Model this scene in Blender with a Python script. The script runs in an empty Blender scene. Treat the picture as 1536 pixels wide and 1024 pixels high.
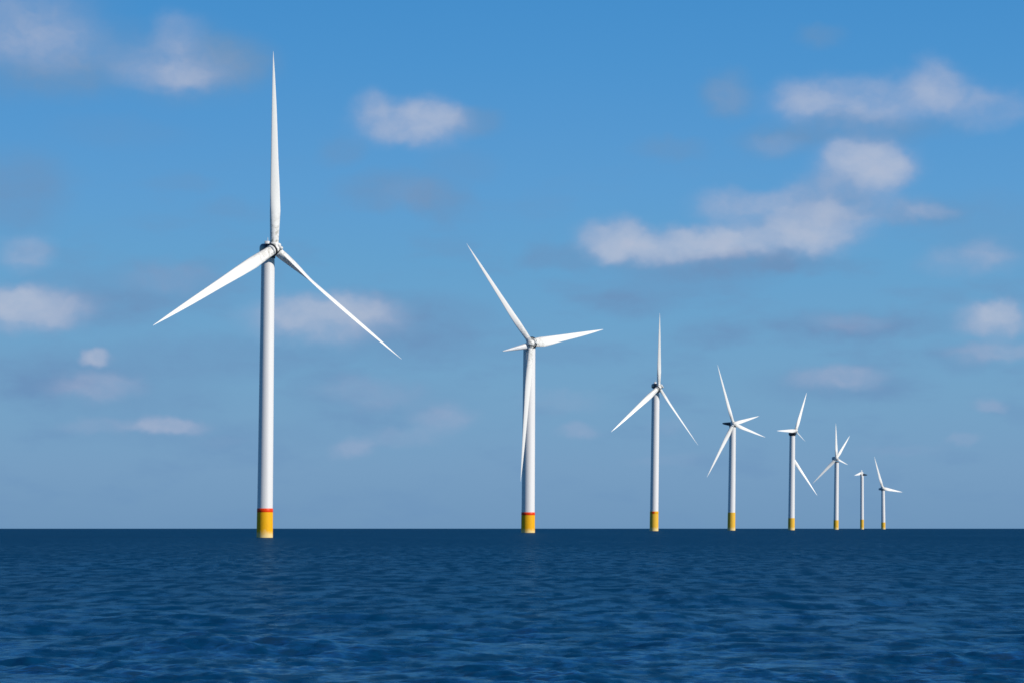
import bpy, bmesh, math, random
import numpy as np
from mathutils import Vector, Matrix

S = bpy.context.scene
C = S.collection
random.seed(4)
rng = np.random.default_rng(11)

# ------------------------------------------------------------------ camera
EARTH = 6.371e6          # the sea is a sheet with the curve of the earth
CAM_H = 3.1
F = 3376.0               # focal length in photo pixels (photo 1536 x 1024)
PITCH = math.atan(280.0 / F) - math.sqrt(2 * CAM_H / EARTH)
cam_d = bpy.data.cameras.new("camera")
cam_d.sensor_width = 36.0
cam_d.lens = 36.0 * F / 1536.0
cam_d.clip_start = 0.5
cam_d.clip_end = 40000.0
cam = bpy.data.objects.new("camera", cam_d)
cam.location = (0, 0, CAM_H)
cam.rotation_euler = (math.pi / 2 + PITCH, 0, 0)
C.objects.link(cam)
S.camera = cam

S.view_settings.view_transform = 'Standard'
S.view_settings.look = 'None'
S.view_settings.gamma = 1.0
S.view_settings.exposure = 0.0
S.render.engine = 'CYCLES'
S.cycles.max_bounces = 6
S.cycles.filter_width = 1.6

# ------------------------------------------------------------------ sun
SUN_EL = math.radians(27)
SUN_AZ = math.radians(121)          # clockwise from the view direction (+Y) towards +X
SUN_DIR = Vector((math.sin(SUN_AZ) * math.cos(SUN_EL), math.cos(SUN_AZ) * math.cos(SUN_EL), math.sin(SUN_EL)))
sun_d = bpy.data.lights.new("sun", 'SUN')
sun_d.energy = 4.3
sun_d.angle = math.radians(0.53)
sun_d.color = (1.0, 0.955, 0.89)
sun = bpy.data.objects.new("sun", sun_d)
sun.rotation_euler = SUN_DIR.to_track_quat('Z', 'Y').to_euler()
sun.location = (300, -300, 400)
C.objects.link(sun)


def lin(r, g, b):
    def f(c):
        c /= 255.0
        return c / 12.92 if c <= 0.04045 else ((c + 0.055) / 1.055) ** 2.4
    return (f(r), f(g), f(b), 1.0)


def ray(px, py):
    """direction through a photo pixel"""
    x, u = px - 768.0, 512.0 - py
    cp, sp = math.cos(PITCH), math.sin(PITCH)
    return Vector((x, F * cp - u * sp, F * sp + u * cp))


def at(px, py, Y):
    r = ray(px, py)
    return Vector((0, 0, CAM_H)) + r * (Y / r.y)


def angles(px, py):
    r = ray(px, py).normalized()
    return math.atan2(r.x, r.y), math.asin(r.z)


# ------------------------------------------------------------------ sky
W = bpy.data.worlds.new("World")
S.world = W
W.use_nodes = True
W.cycles.sampling_method = 'MANUAL'
W.cycles.sample_map_resolution = 512
nt = W.node_tree
N, L = nt.nodes, nt.links
for n in list(N):
    N.remove(n)


def math_node(op, a, b=None, clamp=False):
    n = N.new('ShaderNodeMath'); n.operation = op; n.use_clamp = clamp
    for i, v in enumerate((a, b)):
        if v is None:
            continue
        if isinstance(v, (int, float)):
            n.inputs[i].default_value = v
        else:
            L.new(v, n.inputs[i])
    return n.outputs[0]


def mix_col(fac, a, b):
    n = N.new('ShaderNodeMix'); n.data_type = 'RGBA'; n.clamp_factor = True
    for sock, v in ((n.inputs[0], fac), (n.inputs[6], a), (n.inputs[7], b)):
        if isinstance(v, tuple):
            sock.default_value = v
        elif isinstance(v, (int, float)):
            sock.default_value = v
        else:
            L.new(v, sock)
    return n.outputs[2]


tc = N.new('ShaderNodeTexCoord')
sep = N.new('ShaderNodeSeparateXYZ'); L.new(tc.outputs['Generated'], sep.inputs[0])
el = math_node('ARCSINE', sep.outputs[2])
az = math_node('ARCTAN2', sep.outputs[0], sep.outputs[1])

# clear air: colour by height above the horizon (degrees)
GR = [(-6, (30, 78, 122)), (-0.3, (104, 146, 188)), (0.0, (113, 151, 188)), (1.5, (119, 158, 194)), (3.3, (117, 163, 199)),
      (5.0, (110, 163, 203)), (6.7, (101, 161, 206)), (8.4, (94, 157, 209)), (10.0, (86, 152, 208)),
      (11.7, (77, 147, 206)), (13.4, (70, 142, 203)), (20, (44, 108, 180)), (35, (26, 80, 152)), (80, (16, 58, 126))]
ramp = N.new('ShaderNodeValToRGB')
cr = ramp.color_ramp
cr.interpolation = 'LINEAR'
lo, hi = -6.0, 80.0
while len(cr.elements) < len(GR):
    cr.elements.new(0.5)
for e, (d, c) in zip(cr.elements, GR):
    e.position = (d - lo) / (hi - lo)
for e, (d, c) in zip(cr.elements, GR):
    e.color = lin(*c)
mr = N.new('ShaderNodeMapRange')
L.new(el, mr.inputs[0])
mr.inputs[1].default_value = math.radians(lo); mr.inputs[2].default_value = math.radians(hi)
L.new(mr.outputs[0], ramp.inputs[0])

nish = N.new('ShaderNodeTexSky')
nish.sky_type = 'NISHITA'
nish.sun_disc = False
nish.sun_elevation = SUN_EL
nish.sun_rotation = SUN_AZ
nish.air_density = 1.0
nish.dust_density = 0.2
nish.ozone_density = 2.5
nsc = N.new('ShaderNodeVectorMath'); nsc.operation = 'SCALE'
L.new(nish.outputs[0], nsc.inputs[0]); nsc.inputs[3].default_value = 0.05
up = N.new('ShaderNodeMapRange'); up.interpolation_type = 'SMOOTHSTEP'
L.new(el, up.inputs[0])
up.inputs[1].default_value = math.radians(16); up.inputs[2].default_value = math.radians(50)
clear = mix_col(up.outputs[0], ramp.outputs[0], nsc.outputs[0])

# clouds: soft cumulus far off, each lump placed by azimuth and elevation (unit: 1/F radian)
cmb = N.new('ShaderNodeCombineXYZ')
L.new(math_node('MULTIPLY', az, F), cmb.inputs[0])
L.new(math_node('MULTIPLY', el, F), cmb.inputs[1])


def noise(vec, scale, detail, rough=0.5, sx=1.0, sy=1.0, off=0.0):
    m = N.new('ShaderNodeMapping'); m.inputs['Scale'].default_value = (sx, sy, 1)
    m.inputs['Location'].default_value = (off, off * .7, 0)
    L.new(vec, m.inputs[0])
    n = N.new('ShaderNodeTexNoise'); n.inputs['Scale'].default_value = scale
    n.inputs['Detail'].default_value = detail; n.inputs['Roughness'].default_value = rough
    L.new(m.outputs[0], n.inputs['Vector'])
    return n


def vmath(op, a, b=None, scale=None):
    n = N.new('ShaderNodeVectorMath'); n.operation = op
    for i, v in enumerate((a, b)):
        if v is None:
            continue
        if isinstance(v, tuple):
            n.inputs[i].default_value = v
        else:
            L.new(v, n.inputs[i])
    if scale is not None:
        n.inputs[3].default_value = scale
    return n


w1 = noise(cmb.outputs[0], 0.011, 2.0, 0.45, 1, 1.5)
w2 = noise(cmb.outputs[0], 0.034, 2.0, 0.5, 1, 1.2, 31.0)
d1 = vmath('SCALE', vmath('SUBTRACT', w1.outputs['Color'], (.5, .5, .5)).outputs[0], scale=30.0)
d2 = vmath('SCALE', vmath('SUBTRACT', w2.outputs['Color'], (.5, .5, .5)).outputs[0], scale=20.0)
pos = vmath('ADD', cmb.outputs[0], vmath('ADD', d1.outputs[0], d2.outputs[0]).outputs[0]).outputs[0]


def lumps(items):
    total = None
    for (px, py, rx, ry, s) in items:
        a, e = angles(px, py)
        v = vmath('SUBTRACT', pos, (a * F, e * F, 0)).outputs[0]
        v = vmath('MULTIPLY', v, (1.0 / (rx * 1.36), 1.0 / (ry * 1.32), 0)).outputs[0]
        n = vmath('LENGTH', v)
        m = N.new('ShaderNodeMapRange'); m.interpolation_type = 'SMOOTHSTEP'
        L.new(n.outputs['Value'], m.inputs[0])
        m.inputs[1].default_value = 1.0; m.inputs[2].default_value = 0.25
        m.inputs[3].default_value = 0.0; m.inputs[4].default_value = s
        total = m.outputs[0] if total is None else math_node('ADD', total, m.outputs[0])
    return total


GREY = [(40, 60, 150, 90, .35), (270, 95, 140, 60, .35), (90, 115, 90, 40, .4), (350, 92, 70, 42, .5), (712, 182, 45, 28, .45), (512, 226, 40, 26, .35), (595, 288, 85, 30, .55),
        (665, 304, 50, 32, .45), (150, 466, 90, 34, .5), (630, 482, 120, 44, .55), (250, 430, 120, 40, .5), (1290, 195, 150, 25, .5),
        (1092, 142, 44, 34, .55), (1005, 224, 62, 20, .35), (1230, 52, 38, 20, .4), (835, 386, 55, 22, .5), (1070, 398, 200, 22, .55),
        (1020, 428, 130, 20, .4), (945, 456, 80, 20, .5), (1250, 300, 70, 40, .4), (1440, 535, 60, 26, .4), (1290, 486, 150, 24, .6),
        (1072, 500, 60, 22, .45), (1250, 578, 120, 30, .5), (30, 290, 75, 65, .5), (270, 275, 55, 17, .25), (345, 315, 55, 20, .25),
        (60, 555, 140, 40, .45), (330, 535, 200, 34, .45), (180, 590, 170, 44, .4), (600, 520, 120, 30, .35), (690, 250, 60, 30, .2),
        (1480, 350, 90, 60, .25), (180, 200, 110, 30, .15), (560, 600, 150, 40, .3), (820, 530, 130, 22, .3), (300, 650, 220, 26, .3),
        (1380, 320, 70, 22, .35), (1165, 215, 70, 28, .35), (95, 430, 70, 40, .3), (1130, 395, 120, 24, .3)]
WHITE = [(25, 40, 130, 66, .30), (75, 75, 95, 50, .10), (262, 98, 112, 42, .26), (264, 50, 40, 36, .24), (235, 118, 70, 22, .14), (285, 112, 50, 26, .16),
         (620, 186, 92, 42, .42), (556, 158, 30, 30, .24), (652, 168, 52, 32, .24), (610, 205, 60, 22, .12), (42, 380, 42, 30, .32),
         (50, 462, 95, 36, .5), (15, 448, 45, 26, .3), (85, 470, 40, 24, .12), (490, 478, 125, 40, .46), (535, 462, 60, 28, .24), (430, 470, 50, 34, .16),
         (146, 536, 27, 13, .62), (140, 578, 74, 26, .34), (250, 636, 62, 16, .45), (150, 640, 70, 14, .18), (665, 625, 56, 26, .27),
         (530, 672, 34, 22, .3), (555, 588, 90, 26, .2), (868, 644, 38, 14, .26), (330, 660, 50, 10, .06), (600, 655, 70, 16, .18),
         (1310, 150, 160, 44, .34), (1402, 122, 46, 42, .3), (1200, 146, 44, 38, .22), (1490, 165, 90, 30, .26), (1270, 165, 90, 24, .12),
         (1300, 246, 78, 44, .5), (1328, 252, 44, 42, .36), (1262, 238, 32, 32, .26), (1300, 282, 70, 20, .12), (1162, 218, 44, 22, .18), (1092, 142, 36, 28, .14),
         (918, 358, 58, 38, .5), (950, 378, 70, 24, .2), (1025, 368, 110, 32, .5), (1140, 362, 130, 32, .46), (1235, 348, 80, 38, .38), (1105, 308, 72, 30, .36),
         (1205, 306, 62, 44, .36), (1320, 316, 95, 26, .24), (1402, 317, 38, 13, .2), (1455, 392, 78, 28, .24), (1486, 376, 36, 26, .16),
         (1490, 476, 58, 30, .5), (1494, 462, 34, 20, .22), (1500, 526, 85, 20, .32), (1275, 484, 66, 18, .22), (1255, 568, 76, 21, .36),
         (1484, 606, 28, 13, .28), (1446, 660, 26, 10, .2), (1350, 672, 70, 12, .1), (255, 418, 80, 28, .16), (620, 292, 60, 24, .1),
         (1005, 642, 40, 14, .12), (845, 600, 70, 18, .14), (1000, 690, 60, 12, .1)]
tex = noise(pos, 0.024, 5.0, 0.55, 1, 1.35, 77.0)
gain = N.new('ShaderNodeMapRange'); L.new(tex.outputs['Fac'], gain.inputs[0])
gain.inputs[1].default_value = .3; gain.inputs[2].default_value = .7
gain.inputs[3].default_value = .8; gain.inputs[4].default_value = 1.2
veil = noise(cmb.outputs[0], 0.0062, 4.0, 0.55, 1, 2.6, 12.0)      # thin grey wisps low in the sky
veil_m = N.new('ShaderNodeMapRange'); veil_m.interpolation_type = 'SMOOTHSTEP'
L.new(veil.outputs['Fac'], veil_m.inputs[0])
veil_m.inputs[1].default_value = .47; veil_m.inputs[2].default_value = .72
veil_m.inputs[3].default_value = 0.0; veil_m.inputs[4].default_value = .44
low = N.new('ShaderNodeMapRange'); low.interpolation_type = 'SMOOTHSTEP'
L.new(el, low.inputs[0])
low.inputs[1].default_value = math.radians(10.5); low.inputs[2].default_value = math.radians(5)
g_amt = math_node('ADD', math_node('MULTIPLY', lumps(GREY), gain.outputs[0]), math_node('MULTIPLY', veil_m.outputs[0], low.outputs[0]))
w_amt = math_node('MULTIPLY', lumps(WHITE), gain.outputs[0])
puff = N.new('ShaderNodeMapRange'); puff.interpolation_type = 'SMOOTHSTEP'     # firmer edges on the dense lumps
L.new(w_amt, puff.inputs[0])
puff.inputs[1].default_value = 0.0; puff.inputs[2].default_value = .55
raw = w_amt
w_amt = math_node('ADD', math_node('MULTIPLY', w_amt, .42), math_node('MULTIPLY', puff.outputs[0], .42))
w_amt = math_node('MINIMUM', w_amt, 0.9)
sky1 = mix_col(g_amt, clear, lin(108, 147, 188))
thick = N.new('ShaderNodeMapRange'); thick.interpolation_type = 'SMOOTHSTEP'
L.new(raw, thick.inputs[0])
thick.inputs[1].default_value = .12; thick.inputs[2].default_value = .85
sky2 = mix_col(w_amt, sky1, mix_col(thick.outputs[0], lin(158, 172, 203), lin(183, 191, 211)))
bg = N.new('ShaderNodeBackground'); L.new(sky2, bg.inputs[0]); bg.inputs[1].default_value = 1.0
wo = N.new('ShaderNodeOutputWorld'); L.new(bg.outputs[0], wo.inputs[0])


# ------------------------------------------------------------------ materials
def new_mat(name):
    m = bpy.data.materials.new(name); m.use_nodes = True
    t = m.node_tree
    return m, t, t.nodes['Principled BSDF']


def t_noise(t, scale, detail=4, rough=.55, coords='Object', stretch=(1, 1, 1)):
    c = t.nodes.new('ShaderNodeTexCoord'); m = t.nodes.new('ShaderNodeMapping')
    m.inputs['Scale'].default_value = stretch
    t.links.new(c.outputs[coords], m.inputs[0])
    n = t.nodes.new('ShaderNodeTexNoise'); n.inputs['Scale'].default_value = scale
    n.inputs['Detail'].default_value = detail; n.inputs['Roughness'].default_value = rough
    t.links.new(m.outputs[0], n.inputs['Vector'])
    return n.outputs['Fac']


def t_range(t, v, a, b, c=0.0, d=1.0):
    m = t.nodes.new('ShaderNodeMapRange'); m.interpolation_type = 'SMOOTHSTEP'
    t.links.new(v, m.inputs[0])
    for i, q in enumerate((a, b, c, d)):
        m.inputs[i + 1].default_value = q
    return m.outputs[0]


def t_mix(t, f, a, b):
    n = t.nodes.new('ShaderNodeMix'); n.data_type = 'RGBA'
    for s_, v in ((n.inputs[0], f), (n.inputs[6], a), (n.inputs[7], b)):
        if isinstance(v, (tuple, int, float)):
            s_.default_value = v
        else:
            t.links.new(v, s_)
    return n.outputs[2]


def t_math(t, op, a, b):
    n = t.nodes.new('ShaderNodeMath'); n.operation = op; n.use_clamp = True
    for i, v in enumerate((a, b)):
        if isinstance(v, (int, float)):
            n.inputs[i].default_value = v
        else:
            t.links.new(v, n.inputs[i])
    return n.outputs[0]


# painted steel tower: off white, faint vertical rain streaks
m_tower, t, b = new_mat("tower_paint")
streak = t_noise(t, 1.4, 4, .6, stretch=(1, 1, .03))
b.inputs['Base Color'].default_value = (.8, .8, .8, 1)
t.links.new(t_mix(t, t_range(t, streak, .45, .75, 0, .5), (.76, .74, .715, 1), (.66, .64, .62, 1)), b.inputs['Base Color'])
b.inputs['Roughness'].default_value = .42

# glass fibre blade: bright white with grey dirt near the root
m_blade, t, b = new_mat("blade_gelcoat")
at_ = t.nodes.new('ShaderNodeAttribute'); at_.attribute_name = 'root_dirt'
dn = t_noise(t, 1.1, 6, .65)
df = t_math(t, 'MULTIPLY', at_.outputs['Fac'], t_range(t, dn, .42, .66, 0, 1))
t.links.new(t_mix(t, df, (.86, .84, .79, 1), (.33, .30, .23, 1)), b.inputs['Base Color'])
b.inputs['Roughness'].default_value = .35

m_hub, t, b = new_mat("hub_gelcoat")
dn = t_noise(t, .9, 6, .65)
t.links.new(t_mix(t, t_range(t, dn, .42, .66, 0, .85), (.80, .79, .75, 1), (.30, .28, .23, 1)), b.inputs['Base Color'])
b.inputs['Roughness'].default_value = .45

m_dark, t, b = new_mat("nacelle_dark_paint")
dn = t_noise(t, .8, 4)
t.links.new(t_mix(t, t_range(t, dn, .5, .7), (.012, .018, .03, 1), (.05, .065, .09, 1)), b.inputs['Base Color'])
b.inputs['Roughness'].default_value = .3

m_pale, t, b = new_mat("nacelle_pale_paint")
dn = t_noise(t, .8, 4)
t.links.new(t_mix(t, t_range(t, dn, .5, .75), (.7, .7, .7, 1), (.4, .4, .4, 1)), b.inputs['Base Color'])
b.inputs['Roughness'].default_value = .4

m_grey, t, b = new_mat("nacelle_grey_paint")
dn = t_noise(t, .5, 4)
t.links.new(t_mix(t, t_range(t, dn, .5, .62), (.36, .39, .43, 1), (.75, .76, .77, 1)), b.inputs['Base Color'])
b.inputs['Roughness'].default_value = .4

m_black, t, b = new_mat("black_rubber")
dn = t_noise(t, 3, 3)
t.links.new(t_mix(t, dn, (.008, .01, .014, 1), (.02, .024, .03, 1)), b.inputs['Base Color'])
b.inputs['Roughness'].default_value = .5

m_red, t, b = new_mat("red_band_paint")
dn = t_noise(t, 1.2, 5, .6)
t.links.new(t_mix(t, t_range(t, dn, .5, .8, 0, .5), (.82, .048, .002, 1), (.72, .08, .005, 1)), b.inputs['Base Color'])
b.inputs['Specular IOR Level'].default_value = .2
b.inputs['Roughness'].default_value = .45


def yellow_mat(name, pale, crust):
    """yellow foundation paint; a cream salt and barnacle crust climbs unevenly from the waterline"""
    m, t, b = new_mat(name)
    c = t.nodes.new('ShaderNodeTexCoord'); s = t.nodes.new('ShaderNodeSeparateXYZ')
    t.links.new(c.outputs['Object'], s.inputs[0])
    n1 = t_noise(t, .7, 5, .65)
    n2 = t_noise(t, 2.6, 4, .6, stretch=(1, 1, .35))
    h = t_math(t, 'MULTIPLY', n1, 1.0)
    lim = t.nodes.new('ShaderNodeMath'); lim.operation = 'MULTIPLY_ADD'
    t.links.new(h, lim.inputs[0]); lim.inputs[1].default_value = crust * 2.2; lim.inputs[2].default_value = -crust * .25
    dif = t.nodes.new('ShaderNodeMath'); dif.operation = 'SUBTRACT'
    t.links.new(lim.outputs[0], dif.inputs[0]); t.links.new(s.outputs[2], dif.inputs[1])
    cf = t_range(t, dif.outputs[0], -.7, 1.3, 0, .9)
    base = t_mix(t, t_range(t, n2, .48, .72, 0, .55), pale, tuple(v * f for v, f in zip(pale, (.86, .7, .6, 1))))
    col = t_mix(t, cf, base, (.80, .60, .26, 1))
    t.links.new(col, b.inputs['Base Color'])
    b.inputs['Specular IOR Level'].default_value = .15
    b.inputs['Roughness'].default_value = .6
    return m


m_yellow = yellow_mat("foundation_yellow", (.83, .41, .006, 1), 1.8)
m_yellow_pale = yellow_mat("foundation_faded_yellow", (.80, .46, .045, 1), 2.6)

# sea water: deep blue body under a tinted surface reflection, with rougher and calmer patches of wind
m_sea = bpy.data.materials.new("sea_water"); m_sea.use_nodes = True
t = m_sea.node_tree
t.nodes.remove(t.nodes['Principled BSDF'])
r1 = t_noise(t, 1.0, 3, .55, stretch=(.9, 1.5, 1))
r2 = t_noise(t, 5.0, 3, .6, stretch=(.8, 1.4, 1))
b1 = t.nodes.new('ShaderNodeBump'); b1.inputs['Distance'].default_value = .14; b1.inputs['Strength'].default_value = 1
t.links.new(r1, b1.inputs['Height'])
b2 = t.nodes.new('ShaderNodeBump'); b2.inputs['Distance'].default_value = .03; b2.inputs['Strength'].default_value = 1
t.links.new(r2, b2.inputs['Height']); t.links.new(b1.outputs[0], b2.inputs['Normal'])
dif = t.nodes.new('ShaderNodeBsdfDiffuse'); dif.inputs[0].default_value = (.0005, .040, .110, 1)
glo = t.nodes.new('ShaderNodeBsdfGlossy'); glo.inputs[0].default_value = (.46, .76, .88, 1); glo.inputs['Roughness'].default_value = .16
fre = t.nodes.new('ShaderNodeFresnel'); fre.inputs['IOR'].default_value = 1.333
for n_ in (dif, glo, fre):
    t.links.new(b2.outputs[0], n_.inputs['Normal'])
g1 = t_noise(t, 1.0, 4, .6, stretch=(.3, .06, .1))
g2 = t_noise(t, 1.0, 3, .55, stretch=(.02, .006, .1))
gust = t_math(t, 'MULTIPLY', t_range(t, g1, .34, .66, .52, .78), t_range(t, g2, .3, .7, .75, 1.0))
# waves too small for the mesh far out count as roughness of the surface
fw = t.nodes.new('ShaderNodeAttribute'); fw.attribute_name = 'fine_waves'
rg = t.nodes.new('ShaderNodeMapRange'); t.links.new(fw.outputs['Fac'], rg.inputs[0])
rg.inputs[3].default_value = .11; rg.inputs[4].default_value = .23
t.links.new(rg.outputs[0], glo.inputs['Roughness'])
cut = t.nodes.new('ShaderNodeMapRange'); t.links.new(fw.outputs['Fac'], cut.inputs[0])
cut.inputs[3].default_value = 1.0; cut.inputs[4].default_value = .25
g3 = t_noise(t, 1.0, 3, .6, stretch=(.85, .36, .1))  # painted streaks of weaker reflection, standing in for the dark faces of small waves
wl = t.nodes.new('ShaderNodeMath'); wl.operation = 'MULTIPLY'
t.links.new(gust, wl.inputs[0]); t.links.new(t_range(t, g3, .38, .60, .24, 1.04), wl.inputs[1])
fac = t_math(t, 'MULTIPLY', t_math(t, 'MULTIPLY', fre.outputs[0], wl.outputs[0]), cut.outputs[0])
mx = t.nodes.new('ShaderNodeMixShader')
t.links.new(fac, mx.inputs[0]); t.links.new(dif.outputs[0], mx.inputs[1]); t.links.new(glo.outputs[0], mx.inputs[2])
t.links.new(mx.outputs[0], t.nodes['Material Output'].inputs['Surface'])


# ------------------------------------------------------------------ sea: one sheet, curved with the earth, real waves near by
def sea_z(x, y):
    return -(x * x + y * y) / (2 * EARTH)


def build_sea():
    rs, r = [], 5.0
    while r < 14000:
        rs.append(r)
        r += max(.13, min(r * r * 5.0e-5, r * .022)) if r > 24 else .3
    rs = np.array(rs)
    fine = np.radians(np.arange(-17.5, 17.5001, .055))
    coarse = np.radians(np.linspace(17.5, 342.5, 62)[1:-1])
    ph = np.concatenate([fine, coarse])
    nr, nc = len(rs), len(ph)
    dphi = np.concatenate([np.full(len(fine), math.radians(.055)), np.full(len(coarse), math.radians(5.4))])
    R_, P_ = np.meshgrid(rs, ph, indexing='ij')
    X, Y = R_ * np.sin(P_), R_ * np.cos(P_)
    dr = np.gradient(rs)
    space = np.maximum(dr[:, None], R_ * dphi[None, :])
    Z = np.zeros_like(X); DX = np.zeros_like(X); DY = np.zeros_like(X)
    res = np.zeros_like(X); tot = 0.0
    n = 110
    lam = np.exp(rng.uniform(math.log(.35), math.log(5.0), n))
    wind = math.radians(197)
    lam = np.concatenate([lam, np.exp(rng.uniform(math.log(5), math.log(26.0), 34))])
    for l in lam:
        # a confused sea: two crossing sets of short crested wavelets over the wind waves
        th = wind + (rng.normal(0, .4) if rng.random() < .55 else rng.choice((-1, 1)) * rng.normal(.95, .3))
        k = 2 * math.pi / l
        amp = .0043 * l ** .9 * rng.uniform(.5, 1.2) * (1.0 if l < 1.4 else max(.26, 1.0 - .55 * (l - 1.4)))
        if l > 5:
            amp = .0019 * l ** .9 * rng.uniform(.5, 1.2)
        fade = np.clip((l / space - 2.0) / 2.0, 0, 1)
        p = k * (X * math.sin(th) + Y * math.cos(th)) + rng.uniform(0, 6.283)
        Z += amp * fade * np.cos(p)
        res += (amp * k * fade) ** 2; tot += (amp * k) ** 2
        q = .05 * amp * fade * np.sin(p)
        DX -= q * math.sin(th); DY -= q * math.cos(th)
    # broad patches of rougher and calmer water
    patch = 1 + .28 * np.sin(X * .05 + 1.3 + np.sin(Y * .021) * 1.5) * np.sin(Y * .033 + np.sin(X * .017) * 2)
    # wave groups: sets of steeper wavelets between flatter water
    grp = np.zeros_like(X)
    for _ in range(14):
        gl, gt = rng.uniform(3.5, 11), rng.uniform(0, math.pi)
        grp += np.cos(2 * math.pi / gl * (X * math.sin(gt) + Y * math.cos(gt)) + rng.uniform(0, 6.283))
    Z = Z * patch * np.clip(1.0 + .13 * grp, .5, 1.6)
    V = np.stack([X + DX, Y + DY, Z - R_ * R_ / (2 * EARTH)], -1).reshape(-1, 3)
    V = np.vstack([V, [[0, 0, 0]]])
    i = np.arange(nr - 1)[:, None] * nc
    j = np.arange(nc)[None, :]
    j2 = (j + 1) % nc
    quads = np.stack([i + j, i + j2, i + nc + j2, i + nc + j], -1).reshape(-1, 4)
    quads = quads[:, ::-1]
    ctr = nr * nc
    tris = np.stack([np.full(nc, ctr), (np.arange(nc) + 1) % nc, np.arange(nc)], -1)[:, ::-1]
    tris = tris[:, ::-1]
    me = bpy.data.meshes.new("sea")
    nq, ntr = len(quads), len(tris)
    me.vertices.add(len(V)); me.vertices.foreach_set("co", V.astype(np.float32).ravel())
    me.loops.add(nq * 4 + ntr * 3)
    me.loops.foreach_set("vertex_index", np.concatenate([quads.ravel(), tris.ravel()]).astype(np.int32))
    me.polygons.add(nq + ntr)
    st = np.concatenate([np.arange(nq) * 4, nq * 4 + np.arange(ntr) * 3]).astype(np.int32)
    me.polygons.foreach_set("loop_start", st)
    me.update(calc_edges=True)
    fine_waves = np.append(1 - np.sqrt(res / tot).ravel(), 1.0).astype(np.float32)
    me.attributes.new('fine_waves', 'FLOAT', 'POINT').data.foreach_set('value', fine_waves)
    me.validate()
    me.polygons.foreach_set("use_smooth", np.ones(len(me.polygons), dtype=bool))
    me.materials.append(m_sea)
    o = bpy.data.objects.new("sea", me)
    o['kind'] = 'structure'
    o['label'] = 'dark blue rippled open sea reaching to a straight horizon'
    C.objects.link(o)
    return o


build_sea()


# ------------------------------------------------------------------ mesh helpers
def link_mesh(name, bm, mat, parent, smooth=True):
    bmesh.ops.recalc_face_normals(bm, faces=bm.faces)
    me = bpy.data.meshes.new(name); bm.to_mesh(me); bm.free()
    me.materials.append(mat)
    if smooth:
        for p in me.polygons:
            p.use_smooth = True
    o = bpy.data.objects.new(name, me)
    C.objects.link(o)
    o.parent = parent
    return o


def frame(axis, hint=Vector((0, 0, 1))):
    a = axis.normalized()
    if abs(a.dot(hint)) > .95:
        hint = Vector((1, 0, 0))
    u = (hint - a * hint.dot(a)).normalized()
    return a, u, a.cross(u)


def loft(bm, rings, cap=True):
    vs = [[bm.verts.new(p) for p in r] for r in rings]
    n = len(vs[0])
    for a, b_ in zip(vs, vs[1:]):
        for k in range(n):
            bm.faces.new((a[k], a[(k + 1) % n], b_[(k + 1) % n], b_[k]))
    if cap:
        # caps on their own vertices, so that they do not bend the smooth shading of the sides
        bm.faces.new([bm.verts.new(v.co) for v in vs[0][::-1]]); bm.faces.new([bm.verts.new(v.co) for v in vs[-1]])
    return vs


def ring(c, u, v, ru, rv=None, n=28, power=2.0):
    rv = ru if rv is None else rv
    out = []
    for k in range(n):
        a = 2 * math.pi * k / n
        ca, sa = math.cos(a), math.sin(a)
        f = 2.0 / power
        out.append(c + u * (ru * math.copysign(abs(ca) ** f, ca)) + v * (rv * math.copysign(abs(sa) ** f, sa)))
    return out


def lathe_z(bm, profile, base, top, n=48):
    """profile (t, radius) along the line base -> top, with horizontal rings"""
    X, Y = Vector((1, 0, 0)), Vector((0, 1, 0))
    loft(bm, [ring(base.lerp(top, t_), X, Y, r_, n=n) for t_, r_ in profile])


def torus(bm, c, axis, R_, r_, n=40, m=10):
    a, u, v = frame(axis)
    vs = []
    for i in range(n):
        p = 2 * math.pi * i / n
        d = u * math.cos(p) + v * math.sin(p)
        vs.append([bm.verts.new(c + d * (R_ + r_ * math.cos(q)) + a * (r_ * math.sin(q)))
                   for q in (2 * math.pi * j / m for j in range(m))])
    for i in range(n):
        A, B = vs[i], vs[(i + 1) % n]
        for j in range(m):
            bm.faces.new((A[j], A[(j + 1) % m], B[(j + 1) % m], B[j]))


def ellipsoid(bm, c, axis, ra, rb, n=24, m=14):
    a, u, v = frame(axis)
    rings = []
    for i in range(m + 1):
        q = math.pi * (i / m) * .98 + math.pi * .01
        rings.append(ring(c - a * (ra * math.cos(q)), u, v, rb * math.sin(q), n=n))
    loft(bm, rings)


PLAN = [(0, .80), (.03, .82), (.08, .88), (.18, 1.0), (.3, .89), (.446, .71), (.6, .57), (.71, .46), (.8, .34), (.885, .22), (.95, .10), (.985, .045), (1, .015)]
AIR = [(-.5, 0), (-.47, .2), (-.38, .36), (-.22, .48), (-.02, .5), (.2, .36), (.38, .17), (.5, .02), (.5, -.02), (.36, -.10), (.18, -.22), (-.02, -.34), (-.22, -.36), (-.38, -.28), (-.47, -.16)]


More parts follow.
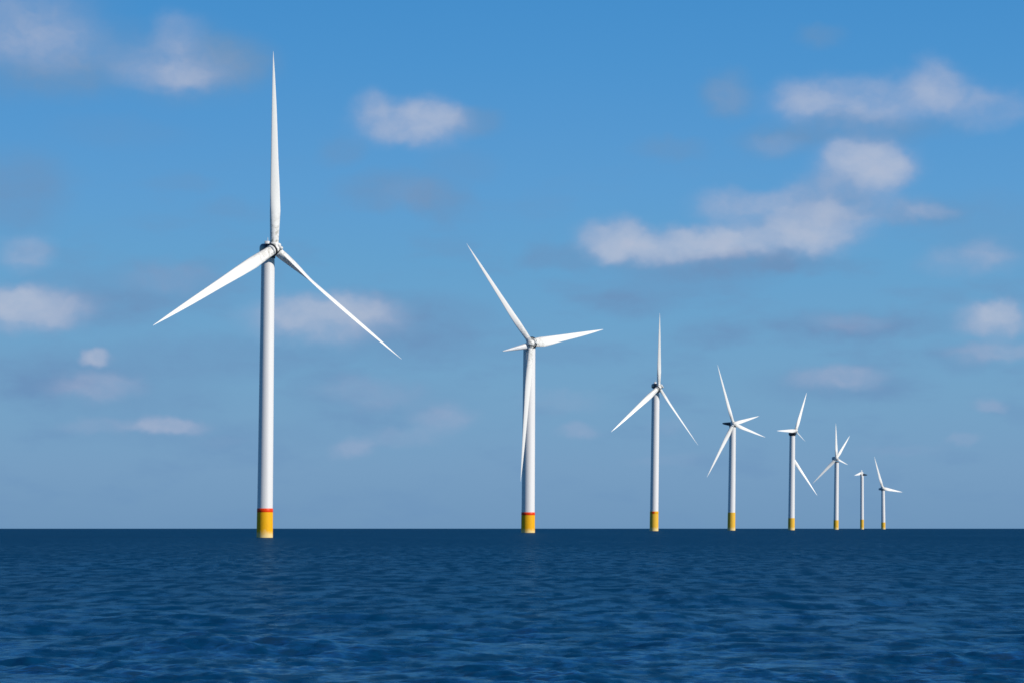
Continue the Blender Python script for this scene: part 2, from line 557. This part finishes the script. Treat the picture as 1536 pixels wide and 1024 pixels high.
def build_blade(root, tip, chord, face, parent, dirt=.2, root_thick=.75, flip=1.0, bow=.2, twist=0.0, early=1.0):
    """airfoil sections from root to tip; face = direction the flat of the blade looks at"""
    axis = tip - root
    ln = axis.length
    a = axis.normalized()
    nrm = (face - a * face.dot(a)).normalized()
    ch0 = a.cross(nrm) * flip
    bm = bmesh.new()
    dl = bm.verts.layers.float.new('root_dirt')
    rings, ts = [], []
    steps = 44
    for i in range(steps + 1):
        t_ = (i / steps)
        w = float(np.interp(t_ ** early, [p[0] for p in PLAN], [p[1] for p in PLAN])) * chord
        q_ = min(1.0, t_ / .32); q_ = q_ * q_ * (3 - 2 * q_)
        th = w * (root_thick * (1 - q_) + (.22 - .09 * t_) * q_)
        mixr = max(0.0, 1 - t_ / .10)
        q = Matrix.Rotation(math.radians(twist) * (1 - t_) ** 2.6, 3, a)
        ch, nr_ = q @ ch0, q @ nrm
        c = root.lerp(tip, t_) + ch * (bow * (w - .72 * chord) * .6) + nr_ * (ln * .003 * t_ * t_)
        pts = []
        for (x, y) in AIR:
            e = math.hypot(x, y) or 1
            ex, ey = x / e * .5, y / e * .5
            xx, yy = x * (1 - mixr) + ex * mixr, y * (1 - mixr) + ey * mixr
            pts.append(c + ch * (xx * w) + nr_ * (yy * th * (1 if mixr < .01 else 1)))
        rings.append(pts); ts.append(t_)
    vs = loft(bm, rings)
    for t_, r_ in zip(ts, vs):
        for v in r_:
            v[dl] = max(0.0, 1 - t_ / dirt) if dirt > 0 else 0
    return link_mesh('blade', bm, m_blade, parent)


# ------------------------------------------------------------------ wind turbines
CAMV = Vector((0, -1, 0))
SUNH = Vector((SUN_DIR.x, SUN_DIR.y, .35)).normalized()
FACE = (CAMV * .75 + SUNH * .45 + Vector((0, 0, .15))).normalized()

# distance (m), waterline pixel, tower top pixel, tower width at foot and top (px), top of yellow, top of red band (or None),
# hub pixel and radius, nacelle front and tail pixel with radii, blade length (px), blades (tip px, depth sign, chord px, options)
TURBINES = [
    dict(d=628, base=(397, 805.5), top=(402, 387), w=(23.6, 20.0), yel=767.5, red=761.8, hub=(411, 373), rh=8.5,
         nac=((407, 374), (395.5, 373.5), 9.0, 9.0, 10), mat=m_dark, L=303, band=True,
         blades=[((413, 77), -1, 16.2, dict(flip=1, bow=.5)), ((230, 490), -1, 18.6, dict(flip=-1)),
                 ((602, 540), 1, 18.5, dict(flip=1, up=.55, root_thick=1.0, twist=-52))],
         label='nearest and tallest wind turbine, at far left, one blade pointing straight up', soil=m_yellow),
    dict(d=1130, base=(792, 797.6), top=(794, 521), w=(20, 18), yel=772, red=767.6, hub=(796, 514), rh=6.5,
         nac=((798, 517), (754, 526.5), 6.0, .8, 9), tail=-2.2, mat=m_pale, L=208, band=True,
         blades=[((699, 366), 1, 10.6, dict(flip=-1)), ((906, 497), 1, 16, dict(flip=1, early=.85, bow=.5)), ((781.5, 722), -1, 10, dict(flip=-1))],
         label='second nearest wind turbine, red banded, one blade hanging down in front of its tower', soil=m_yellow),
    dict(d=1600, base=(981, 795.3), top=(983.5, 588), w=(12.6, 11.6), yel=770, red=766.2, hub=(988, 580.5), rh=4.6,
         nac=((986, 579), (980, 578.5), 4.6, 4.2, 6), mat=m_dark, L=116, band='partial',
         blades=[((990, 469), -1, 6.5, dict(flip=1)), ((917, 648), -1, 8.2, dict(flip=-1)), ((1047, 668), 1, 6.2, dict(flip=1, up=.7, root_thick=.9))],
         label='third wind turbine from the left, three blades spread like an upside down Y', soil=m_yellow_pale),
    dict(d=1850, base=(1097, 794.8), top=(1099, 640), w=(11.3, 9.4), yel=768, red=None, hub=(1100, 635), rh=4.2,
         nac=((1103, 636), (1084, 634.5), 4.2, 1.4, 6), mat=m_dark, L=93,
         blades=[((1075.5, 546), -1, 5.4, dict(flip=-1)), ((1139, 624), 1, 5.8, dict(flip=1)), ((1148, 656), 1, 6.2, dict(flip=1)), ((1060.5, 716), -1, 6.0, dict(flip=-1))],
         label='fourth wind turbine in the row, showing four white blades above a yellow foundation', soil=m_yellow_pale),
    dict(d=2050, base=(1187, 794.3), top=(1188.5, 653), w=(9.8, 8.2), yel=776.3, red=None, hub=(1193.5, 645.5), rh=3.4,
         nac=((1193, 649), (1184, 650.5), 3.4, 2.6, 5), mat=m_dark, L=76,
         blades=[((1210.5, 588), 1, 5.0, dict(flip=1)), ((1165, 646), -1, 5.8, dict(flip=-1)), ((1208, 662), 1, 3.0, dict(flip=1))],
         loose=((1189.5, 687), (1226, 743.5), 5.0),
         label='fifth wind turbine, one blade pointing flat left and a stray blade hanging beside its tower', soil=m_yellow_pale),
    dict(d=2550, base=(1254, 793.4), top=(1255, 693), w=(7.4, 6.4), yel=779.4, red=None, hub=(1254.5, 687), rh=3.2,
         nac=((1256, 688), (1249.5, 687), 3.4, 3.0, 4), mat=m_grey, L=50,
         blades=[((1254, 634), -1, 4.4, dict(flip=1)), ((1275, 653), 1, 4.2, dict(flip=1)), ((1219, 725), -1, 4.8, dict(flip=-1)), ((1272, 697), 1, 3.8, dict(flip=1))],
         label='sixth wind turbine in the row, four spread blades, one pointing at the lower left', soil=m_yellow_pale),
    dict(d=2800, base=(1293, 793.2), top=(1293, 711), w=(5.4, 4.8), yel=778.6, red=None, hub=(1292.6, 709), rh=2.5,
         nac=((1292, 711), (1300.5, 711.8), 2.2, .9, 4), mat=m_dark, L=44,
         blades=[((1281.5, 713), -1, 4.8, dict(flip=-1, early=.8)), ((1293, 704), 1, 3.2, dict(flip=1)), ((1293.5, 716), -1, 3.0, dict(flip=1))],
         label='slim seventh wind turbine whose rotor is edge on, between the sixth and the shortest turbine', soil=m_yellow_pale),
    dict(d=3000, base=(1325, 793.0), top=(1324.5, 735), w=(6.2, 5.2), yel=782.8, red=None, hub=(1324, 731.5), rh=2.8,
         nac=((1326, 732.5), (1318.5, 733), 2.8, 1.8, 4), mat=m_grey, L=50,
         blades=[((1311, 684), -1, 4.4, dict(flip=-1)), ((1354, 738), 1, 5.0, dict(flip=1)), ((1325, 744), 1, 3.0, dict(flip=1))],
         label='farthest and shortest wind turbine at the right end of the row', soil=m_yellow_pale),
]


def build_turbine(T):
    D = T['d']
    s = D / F * 1.0                                     # metres per photo pixel at this distance
    bx = at(T['base'][0], T['base'][1], D).x
    foot = Vector((bx, D, sea_z(bx, D)))
    root = bpy.data.objects.new('wind_turbine', None)
    root.empty_display_size = 5
    root.location = foot
    root['label'] = T['label']; root['category'] = 'wind turbine'
    root['group'] = 'white wind turbines standing in a row out at sea'
    C.objects.link(root)
    loc = lambda px, py, dy=0.0: at(px, py, D + dy) - foot
    base = Vector((0, 0, 0))
    top = loc(*T['top'])
    H = top.z
    r0, r1 = T['w'][0] * s / 2, T['w'][1] * s / 2
    zy = loc(T['base'][0], T['yel']).z
    pt = lambda z: base.lerp(top, z / H)
    rad = lambda z: r0 + (r1 - r0) * z / H
    # foundation pile, painted yellow
    bm = bmesh.new()
    lathe_z(bm, [(0, r0 * 1.03), (.25, r0 * 1.03), (.97, rad(zy) * 1.03), (1, rad(zy) * 1.015)], pt(-4), pt(zy))
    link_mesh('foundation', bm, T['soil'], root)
    zt = zy
    if T.get('band') is True:
        zr = loc(T['base'][0], T['red']).z
        bm = bmesh.new()
        lathe_z(bm, [(0, rad(zy) * 1.02), (.06, rad(zy) * 1.035), (.94, rad(zr) * 1.035), (1, rad(zr) * 1.01)], pt(zy), pt(zr))
        link_mesh('red_band', bm, m_red, root)
        zt = zr
    elif T.get('band') == 'partial':                    # a worn yellow ring with a red patch left on it
        zr = loc(T['base'][0], T['red']).z
        bm = bmesh.new()
        lathe_z(bm, [(0, rad(zy) * 1.02), (.06, rad(zy) * 1.035), (.94, rad(zr) * 1.035), (1, rad(zr) * 1.01)], pt(zy), pt(zr))
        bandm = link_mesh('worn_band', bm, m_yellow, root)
        bm = bmesh.new()
        za, zb = zy + (zr - zy) * .12, zy + (zr - zy) * .9
        rows = []
        for z in (za, zb):
            rows.append([bm.verts.new(pt(z) + Vector((math.sin(a), -math.cos(a), 0)) * rad(z) * 1.05)
                         for a in np.radians(np.linspace(-38, 2, 12))])
        for k in range(11):
            bm.faces.new((rows[0][k], rows[0][k + 1], rows[1][k + 1], rows[1][k]))
        ex = bmesh.ops.extrude_face_region(bm, geom=bm.faces[:])
        for v in [g for g in ex['geom'] if isinstance(g, bmesh.types.BMVert)]:
            v.co.x *= .985; v.co.y *= .985
        link_mesh('red_patch', bm, m_red, bandm, smooth=False)
        zt = zr
    # tower, a slim taper
    bm = bmesh.new()
    prof = [(0, rad(zt))]
    prof += [(q, rad(zt + (H - zt) * q)) for q in (.2, .4, .6, .8)] + [(1, r1)]
    lathe_z(bm, prof, pt(zt), top)
    link_mesh('tower', bm, m_tower, root)
    # nacelle: body lofted from the hub to the tail
    fwd = -(r1 + T['rh'] * s * 1.15)                    # the rotor turns in front of the tower
    hub = loc(*T['hub'], fwd)
    (f_, b_, rf, rb, up_px) = T['nac']
    nf, nb = loc(*f_, fwd * .55), loc(*b_, abs(fwd) * T.get('tail', 1.0))
    a, u, v = frame(nb - nf)
    bm = bmesh.new()
    prof = [(0, .55), (.06, .86), (.18, 1.0), (.5, 1.0), (.8, .96), (.93, .84), (1, .55)]
    loft(bm, [ring(nf.lerp(nb, q), u, v, (rf + (rb - rf) * q) * s * k * .92, (rf + (rb - rf) * q) * s * k, n=28, power=3.2) for q, k in prof])
    nac = link_mesh('nacelle', bm, T['mat'], root)
    bm = bmesh.new()                                    # yaw bearing collar on top of the tower
    lathe_z(bm, [(0, r1 * 1.0), (.1, r1 * 1.10), (.9, r1 * 1.10), (1, r1 * .95)], top + Vector((0, 0, -.002 * H)), top + Vector((0, 0, max(.3, .012 * H))))
    link_mesh('yaw_collar', bm, m_black, nac)
    # blades
    face0 = FACE
    hr = T['rh'] * s
    dirs = []
    for (tip, sg, chord, op) in T['blades']:
        tx, ty = tip
        l2 = (tx - T['hub'][0]) ** 2 + (ty - T['hub'][1]) ** 2
        dep = math.sqrt(max(0.0, T['L'] ** 2 - l2)) * s * sg
        tp = loc(tx, ty, fwd + dep)
        ax = (tp - hub).normalized()
        op = dict(op)
        fc = (face0 + Vector((0, 0, 1)) * op.pop('up', 0)).normalized()
        rt = hub + ax * (hr * .5)
        bl = build_blade(rt, tp, chord * s, fc, root, **op)
        dirs.append((ax, chord * s, bl))
    # hub: rounded spinner with a collar for every blade
    back = (nb - nf).normalized()
    bm = bmesh.new()
    ellipsoid(bm, hub, -back, hr * 1.05, hr * .92)
    ob_hub = link_mesh('hub', bm, m_hub, root)
    for (ax, ch, bl) in dirs:
        a, u, v = frame(ax)
        r_ = ch * .72 * .5
        bm = bmesh.new()
        loft(bm, [ring(hub + ax * (hr * q), u, v, r_ * k) for q, k in ((.2, 1.25), (.9, 1.25), (1.05, 1.18), (1.12, 1.02))])
        link_mesh('root_collar', bm, m_hub, bl)
    if D < 1700:
        bm = bmesh.new()
        for (ax, ch, bl), k in ((dirs[1], .17), (dirs[2], .10)):
            torus(bm, hub + ax * hr * .62, ax, ch * .36 * 1.32, hr * k)
        link_mesh('seal_ring', bm, m_black, ob_hub)
        bm = bmesh.new()
        for dx, dz, k in ((.95, .55, .48), (1.45, .05, .40)):
            ellipsoid(bm, hub + Vector((dx * hr * .85, -.15 * hr, dz * hr)), Vector((.7, -.5, .3)), hr * k, hr * k * .9, 16, 10)
        link_mesh('hub_cover', bm, m_hub, ob_hub)
        bm = bmesh.new() if D != 1130 else None          # small cooler and wind sensor on the roof
        if bm:
            c = nf.lerp(nb, .55) + Vector((0, 0, rf * s * .85))
            X, Y, Zv = Vector((1, 0, 0)), Vector((0, 1, 0)), Vector((0, 0, 1))
            loft(bm, [ring(c + Zv * z, X, Y, rf * s * .42 * k, n=12, power=5) for z, k in ((-.1 * hr, 1), (.42 * hr, 1), (.5 * hr, .85))])
            loft(bm, [ring(c + X * hr * .1 + Zv * z, X, Y, hr * .05, n=8) for z in (.4 * hr, 1.15 * hr)])
            link_mesh('roof_cooler', bm, m_pale, nac)
    if T.get('loose'):
        p, q, ch = T['loose']
        ob = build_blade(loc(*p, r1 * .4), loc(*q, r1 * 1.2), ch * s, face0, root, flip=1, dirt=0)
        ob['label'] = 'stray blade low beside the tower'
    return root


for T in TURBINES:
    build_turbine(T)
